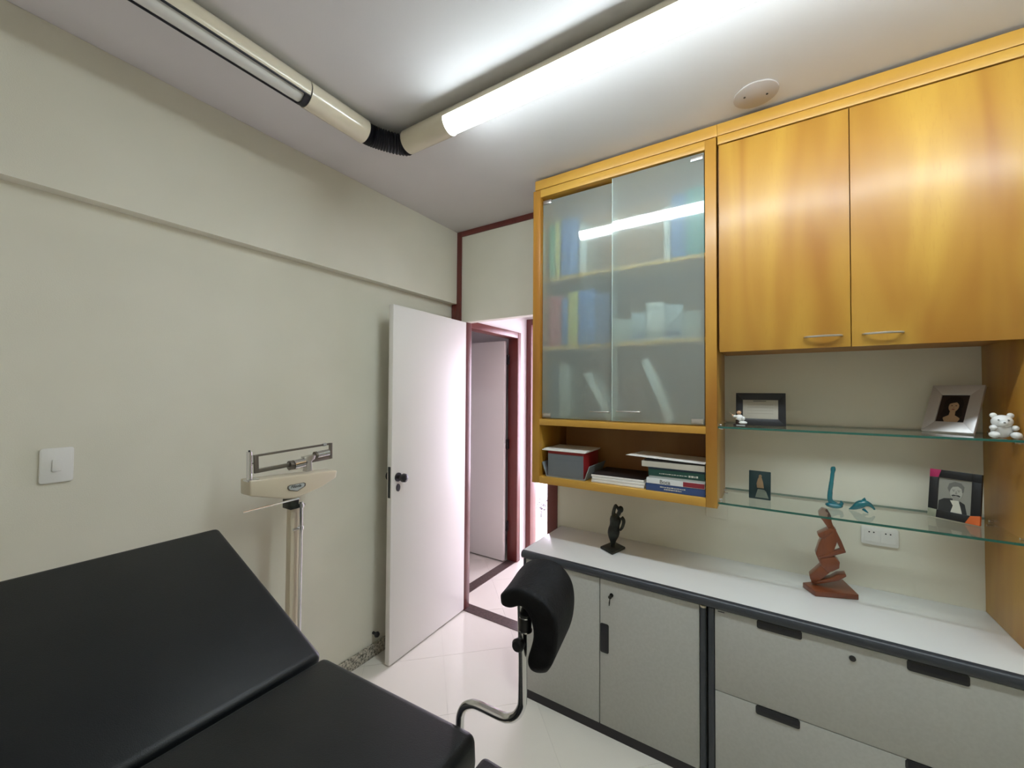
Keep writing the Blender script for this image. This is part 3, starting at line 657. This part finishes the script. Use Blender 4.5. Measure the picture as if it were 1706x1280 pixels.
# white ceramic bear
cy_ = -.275; c = PY(1670, 715, cy_); bz0 = Z1+.0005; k = (PY(1670, 688, cy_).z-bz0)/.083
be = thing('bear_figurine', (c.x, cy_, bz0), 'white ceramic teddy bear figurine sitting beside the silver portrait frame', 'figurine')
def bp(x, y, z): return (c.x+x*k, cy_+y*k, bz0+z*k)
bo = MB().ball(bp(0, .004, .026), .026*k, .022*k, .0262*k).ball(bp(-.002, -.004, .054), .026*k, .022*k, .022*k)
for sx in (-1, 1):
    bo.ball(bp(sx*.019-.001, 0, .074), .009*k, .006*k, .009*k)
    bo.ball(bp(sx*.024, -.020, .011), .013*k, .018*k, .0112*k); bo.ball(bp(sx*.024, -.012, .034), .009*k, .014*k, .009*k)
bo.ball(bp(-.006, -.026, .049), .011*k, .009*k, .009*k)
bo.build('bear_body', 'ceramic', be, smooth=80)
for sx in (-.016, .006): MB().ball(bp(sx, -.0245, .060), .0026*k, n=8, m=6).build('eye', 'photo_mid', be, smooth=80)
MB().ball(bp(-.006, -.0345, .052), .0032*k, .002*k, .0022*k, n=8, m=6).build('nose', 'photo_mid', be, smooth=80)

# small figurine of a musician on a dark base
cy_ = -.285; c = PY(1233, 700, cy_); z0 = Z1+.0005; k = (PY(1233, 683, cy_).z-z0)/.075
mu = thing('musician_figurine', (c.x, cy_, z0), 'tiny figurine in white holding a thin bow on a dark base', 'figurine')
def mp_(x, y, z): return (c.x+x*k, cy_+y*k, z0+z*k)
a, b_ = mp_(-.026, -.015, 0), mp_(.026, .015, .011); box('base', 'photo_dark', a[0], b_[0], a[1], b_[1], a[2], b_[2], mu, .001)
a, b_ = mp_(-.014, -.0158, .003), mp_(.020, -.0150, .008); box('base_label', 'greybk', a[0], b_[0], a[1], b_[1], a[2], b_[2], mu)
MB().tube([mp_(-.010, 0, .011), mp_(-.008, 0, .03)], [.008*k, .010*k], 12).build('trousers', 'photo_dark', mu, smooth=True)
MB().ball(mp_(-.003, 0, .038), .016*k, .012*k, .017*k).ball(mp_(-.020, -.006, .045), .010*k, .006*k, .006*k).ball(mp_(.013, -.008, .036), .007*k, .008*k, .010*k).build('jacket', 'ceramic', mu, smooth=80)
MB().ball(mp_(.012, -.010, .018), .017*k, .007*k, .007*k).build('instrument', 'ceramic', mu, smooth=80)
MB().ball(mp_(-.004, -.002, .063), .0095*k).ball(mp_(-.028, -.008, .049), .004*k).build('head', 'skin', mu, smooth=80)
MB().ball(mp_(-.004, .001, .068), .0105*k, .0095*k, .0075*k).build('hair', 'hair', mu, smooth=80)
MB().tube([mp_(-.028, -.008, .049), mp_(-.042, -.012, .062)], .0012*k, 6).build('bow', 'photo_face', mu)

# blue glass long-necked bird
cy_ = -.175; c = PY(1389, 843, cy_); z0 = Z2+.0005
gp = lambda px, py: PY(px, py, cy_)
pts = [gp(1390, 838), gp(1383, 833), gp(1383, 820), gp(1385, 805), gp(1387, 790), gp(1388, 781), gp(1387, 777.5)]
pts[0].z = z0+.016
sw_ = thing('glass_bird', (c.x, cy_, z0), 'tall blue blown glass bird with a long upright neck', 'figurine')
s_ = .0027*1.0
MB().tube(smoothpath(pts, 6), [.013, .0125, .012, .011, .0105, .0100, .0098]+[.0088]*6+[.0080]*6+[.0072]*6+[.0070, .0075, .0082, .0088, .0090, .0088]+[.0082, .0080, .0078, .0072, .006, .003], 14).build('neck', 'blueglass', sw_, smooth=80)
MB().ball((c.x+.001, cy_, z0+.0125), .030, .022, .0125).tube(smoothpath([(c.x+.018, cy_, z0+.012), (c.x+.026, cy_, z0+.024), (c.x+.022, cy_, z0+.034)], 5), [.009, .0085, .008, .0075, .007, .0065, .006, .005, .004, .0035, .003], 10).build('body', 'blueglass', sw_, smooth=80)
# blue glass curled dolphin
cy_ = -.165; c0 = PY(1437, 848, cy_)
do = thing('glass_dolphin', (c0.x, cy_, z0), 'small curled blue glass dolphin lying on the lower glass shelf', 'figurine')
gp = lambda px, py: PY(px, py, cy_)
d_pts = [gp(1414, 849), gp(1422, 846.5), gp(1431, 842), gp(1440, 839.5), gp(1449, 842), gp(1455, 847), gp(1457, 850)]
off = z0+.003-min(p.z for p in d_pts); d_pts = [p+Vector((0, 0, max(off, 0))) for p in d_pts]
rr = [.0015, .003, .005, .007, .009, .011, .013, .0145, .0155, .016, .016, .0155, .0145, .013, .012, .0105, .009, .008, .0065, .005, .0045, .004, .0035, .003, .003]
mb = MB().tube(smoothpath(d_pts, 4), rr, 12)
lo = min(v.z for v in mb.v); mb.xf(Matrix.Translation((0, 0, z0+.0003-lo)))
mb.build('body', 'blueglass', do, smooth=80)
tp = max(mb.v, key=lambda v: v.z)
MB().prism([tp+Vector((-.008, 0, -.003)), tp+Vector((.010, 0, -.004)), tp+Vector((.004, .0, .010))], (0, .004, 0)).build('fin', 'blueglass', do, .001)
MB().tube([(c0.x+.002, cy_-.010, z0+.010), (c0.x+.012, cy_-.030, z0+.003)], [.006, .002], 8).build('flipper', 'blueglass', do, smooth=80)

# ------------------------------------------------------------------ sculptures on the worktop
zt = WT+.0005
# kneeling carved figure: the base is a lozenge, the body is carved in a slab that stands along it
cb_ = [PZ(1337, 971, zt+.02), PZ(1358, 986, zt+.02), PZ(1431, 992, zt+.02), PZ(1404, 966, zt+.02)]
base = [Vector((p.x, p.y, zt)) for p in cb_]
cm = sum(base, Vector())/4
ws = thing('carved_kneeling_figure', (cm.x, cm.y, zt), 'reddish carved wooden kneeling nude figure on a lozenge base', 'sculpture')
MB().prism(base, (0, 0, .022)).build('base', 'carved', ws, .003)
cyw = cm.y
def W3(pts, th, off=0): return MB().prism([PY(px, py, cyw)+Vector((0, -th/2+off, 0)) for px, py in pts], (0, th, 0))
fg = MB()
def addpoly(pts, th, off=0): w = W3(pts, th, off); fg.add(w.v, w.f)
# head and neck
addpoly([(1363, 852), (1369, 846), (1378, 848), (1384, 858), (1385, 868), (1390, 882), (1381, 882), (1370, 866), (1364, 860)], .030)
# torso
addpoly([(1381, 878), (1392, 880), (1394, 900), (1386, 922), (1390, 930), (1384, 938), (1366, 938), (1358, 920), (1364, 902), (1372, 888)], .046)
# breast point
addpoly([(1382, 878), (1387, 884), (1372, 896), (1364, 893), (1361, 888)], .050)
# hanging arm: shoulder to elbow
addpoly([(1386, 872), (1392, 882), (1401, 900), (1408, 917), (1402, 920), (1395, 905), (1388, 888)], .022, -.012)
# forearm back to the belly
addpoly([(1408, 916), (1408, 918), (1385, 924), (1366, 928), (1362, 924), (1380, 919), (1398, 912)], .024, -.014)
# hip and thigh
addpoly([(1366, 928), (1390, 925), (1398, 934), (1397, 944), (1386, 949), (1378, 951), (1367, 939)], .052)
addpoly([(1369, 938), (1384, 949), (1368, 962), (1358, 968), (1349, 962), (1348, 956)], .048)
# shin and foot
addpoly([(1349, 958), (1356, 966), (1383, 961), (1394, 955), (1408, 954), (1409, 958), (1396, 965), (1372, 969), (1358, 971), (1351, 968)], .044)
fg.build('figure', 'carved', ws, .0035, 2)
# bronze standing figure
q = [PZ(1000, 911, zt+.010), PZ(1020, 922, zt+.010), PZ(1042, 912, zt+.010), PZ(1022, 902, zt+.010)]
base = [Vector((p.x, p.y, zt)) for p in q]; cm = sum(base, Vector())/4
bs = thing('bronze_standing_figure', (cm.x, cm.y, zt), 'dark bronze standing nude with raised arms on a square base', 'sculpture')
MB().prism(base, (0, 0, .012)).build('base', 'bronze', bs, .003)
yq = cm.y; g = lambda px, py, dy=0: PY(px, py, yq)+Vector((0, dy, 0))
sp = smoothpath([g(1021, 912), g(1021, 903), g(1021.5, 893), g(1023, 882), g(1024.5, 872), g(1026, 863), g(1028, 857)], 5)
sp[0].z = zt+.010
pxm = (g(1034, 880)-g(1024, 880)).length/10          # metres in one pixel here
rad = [4.0, 3.4, 3.2, 3.4, 3.8, 4.3, 5.0, 5.8, 6.6, 7.4, 8.2, 8.8, 9.2, 9.3, 9.2, 9.0, 8.5, 8.0, 7.8, 7.8, 8.0, 8.4, 8.7, 8.8, 8.6, 8.2, 7.4, 6.2, 5.0, 4.0, 3.4]
mb = MB().tube(sp, [(r_*pxm*1.03, r_*pxm*.82) for r_ in rad], 16, up=(1, 0, 0))
hd = g(1034, 849); mb.ball(hd, 4.6*pxm, 4.6*pxm, 5.6*pxm)
mb.tube([g(1030, 858), g(1033, 851)], 3.2*pxm, 10)
mb.tube(smoothpath([g(1022, 864), g(1022, 855), g(1024.5, 845), g(1027, 841)], 4), [x_*pxm for x_ in (3.4, 3.2, 3.1, 3.0, 2.9, 2.8, 2.8, 2.7, 2.6, 2.6, 2.4, 2.2, 1.6)], 10)
mb.tube(smoothpath([g(1026, 842), g(1030, 848), g(1032, 853)], 4), [x_*pxm for x_ in (1.8, 2.2, 2.4, 2.4, 2.3, 2.2, 2.2, 2.1, 2.0)], 10)
mb.tube(smoothpath([g(1035, 862), g(1039, 868), g(1037, 878), g(1033, 884)], 4), [x_*pxm for x_ in (3.3, 3.2, 3.1, 3.0, 2.9, 2.8, 2.6, 2.5, 2.4, 2.3, 2.1, 1.9, 1.6)], 10)
mb.build('figure', 'bronze', bs, smooth=80)

# ------------------------------------------------------------------ examination table
CX, CYb, CZ = .89, -1.576, .80; BW = .62; BT = .085
et = thing('examination_table', (.85, CYb-BW/2, 0), 'black padded examination table with raised backrest and leg support', 'examination table')
def pad(nm, x0, x1, ang_, W0=0., W1=BW, th=BT, org=(CX, CYb, CZ), bev=.022):
    mb = MB().box(x0, x1, -W1, -W0, -th, 0)
    mb.xf(Matrix.Translation(org) @ Matrix.Rotation(math.radians(ang_), 4, 'Y')); return mb.build(nm, 'leather', et, bev, 4)
pad('backrest', -.755, -.002, 19.3)
pad('seat', .004, .578, -3.4)
fo = PY(806, 1254, -1.606)
pad('leg_cushion', 0, .16, 0, .0, BW-.06, .06, (fo.x, fo.y, fo.z), .014)
fy0, fy1 = CYb-BW+.05, CYb-.05
for y in (fy0, fy1): MB().box(.18, 1.60, y-.015, y+.015, .655, .69).build('frame_rail', 'enamel', et, .003)
for x_ in (.2, .86, 1.40): MB().box(x_, x_+.03, fy0, fy1, .660, .688).build('cross_rail', 'enamel', et, .003)
for x_ in (.25, 1.36):
    for y in (fy0, fy1): MB().box(x_-.018, x_+.018, y-.018, y+.018, .012, .657).build('leg', 'enamel', et, .004); MB().tube([(x_, y, 0), (x_, y, .014)], .021, 14).build('foot_cap', 'black', et)
for y in (fy0+.05, fy1-.05):
    MB().tube([(.33, y, .68), (.36, y, .915)], .012, 10).build('backrest_strut', 'enamel', et, smooth=True)
    MB().box(1.00, 1.04, y-.02, y+.02, .685, .73).build('seat_block', 'enamel', et); MB().box(1.40, 1.44, y-.02, y+.02, .685, .755).build('seat_block', 'enamel', et)
MB().box(1.44, 1.60, fy0+.05, fy1-.1, .690, fo.z-.062).build('cushion_bracket', 'enamel', et)
# leg support
LY = -1.553; g = lambda px, py, y=LY: PY(px, py, y)
p0 = g(766, 1206); pp = [Vector((p0.x, LY, .70)), p0, g(769, 1186), g(776, 1176.5), g(788, 1173.5), g(802, 1178), g(836, 1194), g(850, 1196.5), g(861, 1191), g(868.5, 1178), g(870.5, 1160), g(871, 1100), g(870, 1040), g(869, 1006)]
MB().tube(smoothpath(pp, 6), .0098, 16).build('support_rod', 'chrome', et, smooth=True)
MB().box(p0.x-.025, p0.x+.025, CYb-.06, LY+.018, .655, .705).build('rod_socket', 'enamel', et, .004)
# clamp with knob and collar
a, b_ = g(876, 1027, LY-.012), g(872, 1062, LY-.012)
MB().tube([g(876, 1022, LY-.010), g(875, 1050, LY-.010)], .013, 16).build('clamp_collar', 'black', et, smooth=True)
for y_ in (1026, 1049): MB().tube([g(876, y_, LY-.010), g(876, y_+2, LY-.010)], .0138, 16).build('collar_ring', 'chrome', et, smooth=True)
kq = g(864, 1074.5, LY-.015); MB().tube([kq+Vector((0, .022, 0)), kq+Vector((0, .006, 0)), kq+Vector((0, -.004, 0)), kq+Vector((0, -.010, 0))], [.006, .012, .014, .010], 18).build('clamp_knob', 'black', et, smooth=True)
# saddle shaped knee pad: front rim and rear rim traced as real curves, padded shell between them
yf_, yr_ = -1.590, -1.44
Fo = [(829, 994), (846, 984), (868, 984), (893, 996), (914, 1016), (926, 1042), (927, 1072), (921, 1104), (905, 1138)]
Fi = [(830, 1008), (849, 1015), (866, 1012), (878, 1024), (886, 1046), (887, 1066), (882, 1086), (877, 1106), (887, 1138)]
Ro = [(854, 970), (863, 952), (881, 934), (907, 929), (933, 939), (952, 963), (958, 995), (953, 1034), (934, 1078)]
A = smoothpath([PY(x_, y_, yf_) for x_, y_ in Fo], 3); I_ = smoothpath([PY(x_, y_, yf_) for x_, y_ in Fi], 3); R_ = smoothpath([PY(x_, y_, yr_) for x_, y_ in Ro], 3)
mb = MB(); n = len(A); vs = []
for i in range(n):
    ri = R_[i]+(I_[i]-A[i])*.8; e = {0: .8, n-1: .55, n-2: .88}.get(i, 1.03)
    sec = [A[i].lerp(R_[i], t) for t in (.0, .08, .35, .65, .92, 1)]+[I_[i].lerp(ri, t) for t in (1, .92, .65, .35, .08, 0)]
    cc = sum(sec, Vector())/12; vs += [cc+(q-cc)*e for q in sec]
fs = [(i*12+k, i*12+(k+1) % 12, (i+1)*12+(k+1) % 12, (i+1)*12+k) for i in range(n-1) for k in range(12)]
fs += [tuple(range(11, -1, -1)), tuple((n-1)*12+k for k in range(12))]
mb.add(vs, fs); kp = mb.build('knee_pad', 'cloth', et, smooth=180)
sm = kp.modifiers.new('round', 'SUBSURF'); sm.levels = 2; sm.render_levels = 2
tag(kp, 'black padded saddle-shaped knee rest')

# ------------------------------------------------------------------ medical scale
SX = .20; FX = SX+.05
ss = PX(488, 950, SX); SY = ss.y
sc = thing('medical_scale', (SX+.1, SY, 0), 'cream mechanical beam scale with chrome sliding weights by the left wall', 'medical scale')
box('platform', 'enamel', SX-.03, SX+.46, SY-.17, SY+.17, .025, .085, sc, .012, seg=3)
box('platform_mat', 'black', SX+.05, SX+.45, SY-.155, SY+.155, .0852, .0885, sc, .001)
for sx in (0, .42):
    for sy in (-.14, .14): MB().tube([(SX+sx, SY+sy, 0), (SX+sx, SY+sy, .03)], .018, 14).build('foot', 'black', sc, smooth=True)
zc = PX(490, 836, SX).z
box('column', 'enamel', SX-.02, SX+.02, SY-.024, SY+.024, .085, zc, sc, .006)
hp = [(417, 801.6), (562, 784), (560, 796), (536, 812), (498, 828.5), (490, 831), (476, 832), (417, 827.6)]
MB().prism([PX(a, b_, FX) for a, b_ in hp], (-.085, 0, 0)).build('scale_head', 'enamel', sc, .006, 3)
rod = [PX(502, 836, FX), PX(502, 1035, FX)]
rz = rod[0]; MB().tube([(FX, rz.y, .087), (FX, rz.y, rz.z)], .0075, 14).build('height_rod', 'chrome', sc, smooth=True)
for py in (842, 879): q = PX(502, py, FX); MB().tube([(FX, rz.y, q.z-.008), (FX, rz.y, q.z+.008)], .0115, 14).tube([(FX, rz.y, q.z), (FX, rz.y-.035 if py > 850 else rz.y+.016, q.z)], .006, 10).build('rod_clamp', 'chrome', sc, smooth=True)
MB().box(SX-.012, FX+.004, rz.y-.05, rz.y-.012, PX(488, 849, FX).z, PX(488, 834, FX).z).build('bracket', 'bronze', sc, .002)
a, b_ = PX(497, 830, FX), PX(405, 854, FX+.02); a.x = FX+.006; MB().tube([a, b_], [.005, .0028], 8).build('measuring_arm', 'chrome', sc, smooth=True)
bx_ = SX+.02; g = lambda px, py, x=bx_: PX(px, py, x)
def bar(p, q, r_, nm, m='chrome', sq=False): return MB().tube([p, q], r_, 4 if sq else 14, up=(0, 1, 1) if sq else None).build(nm, m, sc, smooth=not sq)
bar(g(415.5, 800), g(415.5, 753), .0105, 'guide_post'); bar(g(415.5, 753), g(415.5, 750.5), .004, 'guide_tip', 'black')
q = g(420, 799.5); MB().box(bx_-.02, bx_+.02, q.y-.025, q.y+.02, q.z-.004, q.z+.002).build('post_base', 'chrome', sc)
dkm = 'bronze'
TLq, BLq, TRq, BRq = g(425, 759.5), g(426, 785), g(549.5, 739.5), g(549.5, 761.5)
def flatbar(p, q, w_, t_, nm, m='steel'):
    d = (q-p).normalized(); nv = Vector((1, 0, 0)).cross(d); nv.normalize()
    return MB().prism([p-nv*w_/2, q-nv*w_/2, q+nv*w_/2, p+nv*w_/2], (t_, 0, 0)).build(nm, m, sc, .001)
M['pewter'] = mat('dull_pewter', (.20, .18, .155), .35, .8)
flatbar(TLq, TRq, .009, .008, 'upper_beam', 'pewter'); flatbar(BLq, BRq, .017, .010, 'lower_beam', 'pewter')
flatbar(TLq+Vector((0, 0, .004)), BLq-Vector((0, 0, .008)), .017, .011, 'beam_end', 'pewter'); flatbar(TRq+Vector((0, 0, .004)), BRq-Vector((0, 0, .008)), .014, .011, 'beam_end', 'pewter')
flatbar(g(419, 772.5), g(424, 771.8), .005, .006, 'beam_tip', 'pewter')
bar(g(489, 775, bx_+.012), g(506, 771, bx_+.012), .022, 'poise_weight'); bar(g(481.5, 776, bx_+.004), g(490, 774.6, bx_+.004), .021, 'poise_collar', 'pewter')
bar(g(527.5, 758.3, bx_+.010), g(547, 754, bx_+.010), .0165, 'poise_weight'); bar(g(524, 759, bx_+.006), g(528, 758.2, bx_+.006), .0175, 'poise_collar', 'pewter')
bar(g(537.5, 741.5, bx_+.004), g(543, 740.6, bx_+.004), .008, 'small_poise')
q = [g(502, 761), g(521, 757), g(520, 764), g(514.5, 768), g(516, 783.5), g(505, 785.5), g(508, 769), g(503, 766)]
MB().prism([p+Vector((-.006, 0, 0)) for p in q], (.030, 0, 0)).build('beam_pivot', 'steel', sc, .002)
q = [g(478.5, 810, FX), (484, 808.5), (505, 804), (509.3, 804.2), (509, 809), (495, 818.5), (482, 817.5), (478.3, 814.5)]
q = [PX(a, b_, FX+.0005) for a, b_ in [(479, 811), (483, 808.6), (506, 804), (509.3, 805.3), (508.5, 810), (495, 818.6), (481.5, 817.3), (478.6, 814.5)]]
bd = MB().prism(q, (.002, 0, 0)).build('maker_badge', 'pewter', sc)
q2 = sum(q, Vector())/len(q); q = [q2+(p-q2)*.86+Vector((.0022, 0, 0)) for p in q]
MB().prism(q, (.0006, 0, 0)).build('badge_field', 'greybk', bd)
SIDE = Matrix(((0, 0, 1, 0), (1, 0, 0, 0), (0, 1, 0, 0), (0, 0, 0, 1)))
text_mesh('Filizola', .017, 'photo_blk', Matrix.Translation((q2.x+.0032, q2.y-.001, q2.z+.002)) @ SIDE, bd, shear=.3, bold=.0003)

# ------------------------------------------------------------------ shrub beyond the bright glazing
rnd = random.Random(7); PYS = 1.9; p = PY(901, 845, PYS)
sb = thing('potted_shrub', (p.x, PYS, 0), 'small leafy potted shrub on the floor of the bright room beyond', 'plant')
MB().tube([(p.x, PYS, 0), (p.x, PYS, .11), (p.x, PYS, .12)], [.06, .08, .085], 20).build('pot', 'plastic', sb, smooth=True)
MB().tube([(p.x, PYS, .1), (p.x+.01, PYS, .18), (p.x, PYS+.01, p.z)], [.008, .007, .005], 8).build('stem', 'leaf', sb, smooth=True)
lm = MB()
for k in range(70):
    c = Vector((p.x+rnd.gauss(0, .055), PYS+rnd.gauss(0, .05), p.z+.01+rnd.gauss(0, .03))); d = Vector((rnd.uniform(-1, 1), rnd.uniform(-1, 1), rnd.uniform(-.6, .8))).normalized(); e = d.cross(Vector((rnd.random(), rnd.random(), rnd.random()))).normalized()
    lm.add([c, c+d*.02+e*.008, c+d*.04, c+d*.02-e*.008], [(0, 1, 2, 3)])
lo = lm.build('foliage', 'leaf', sb); tag(lo, kind='stuff')
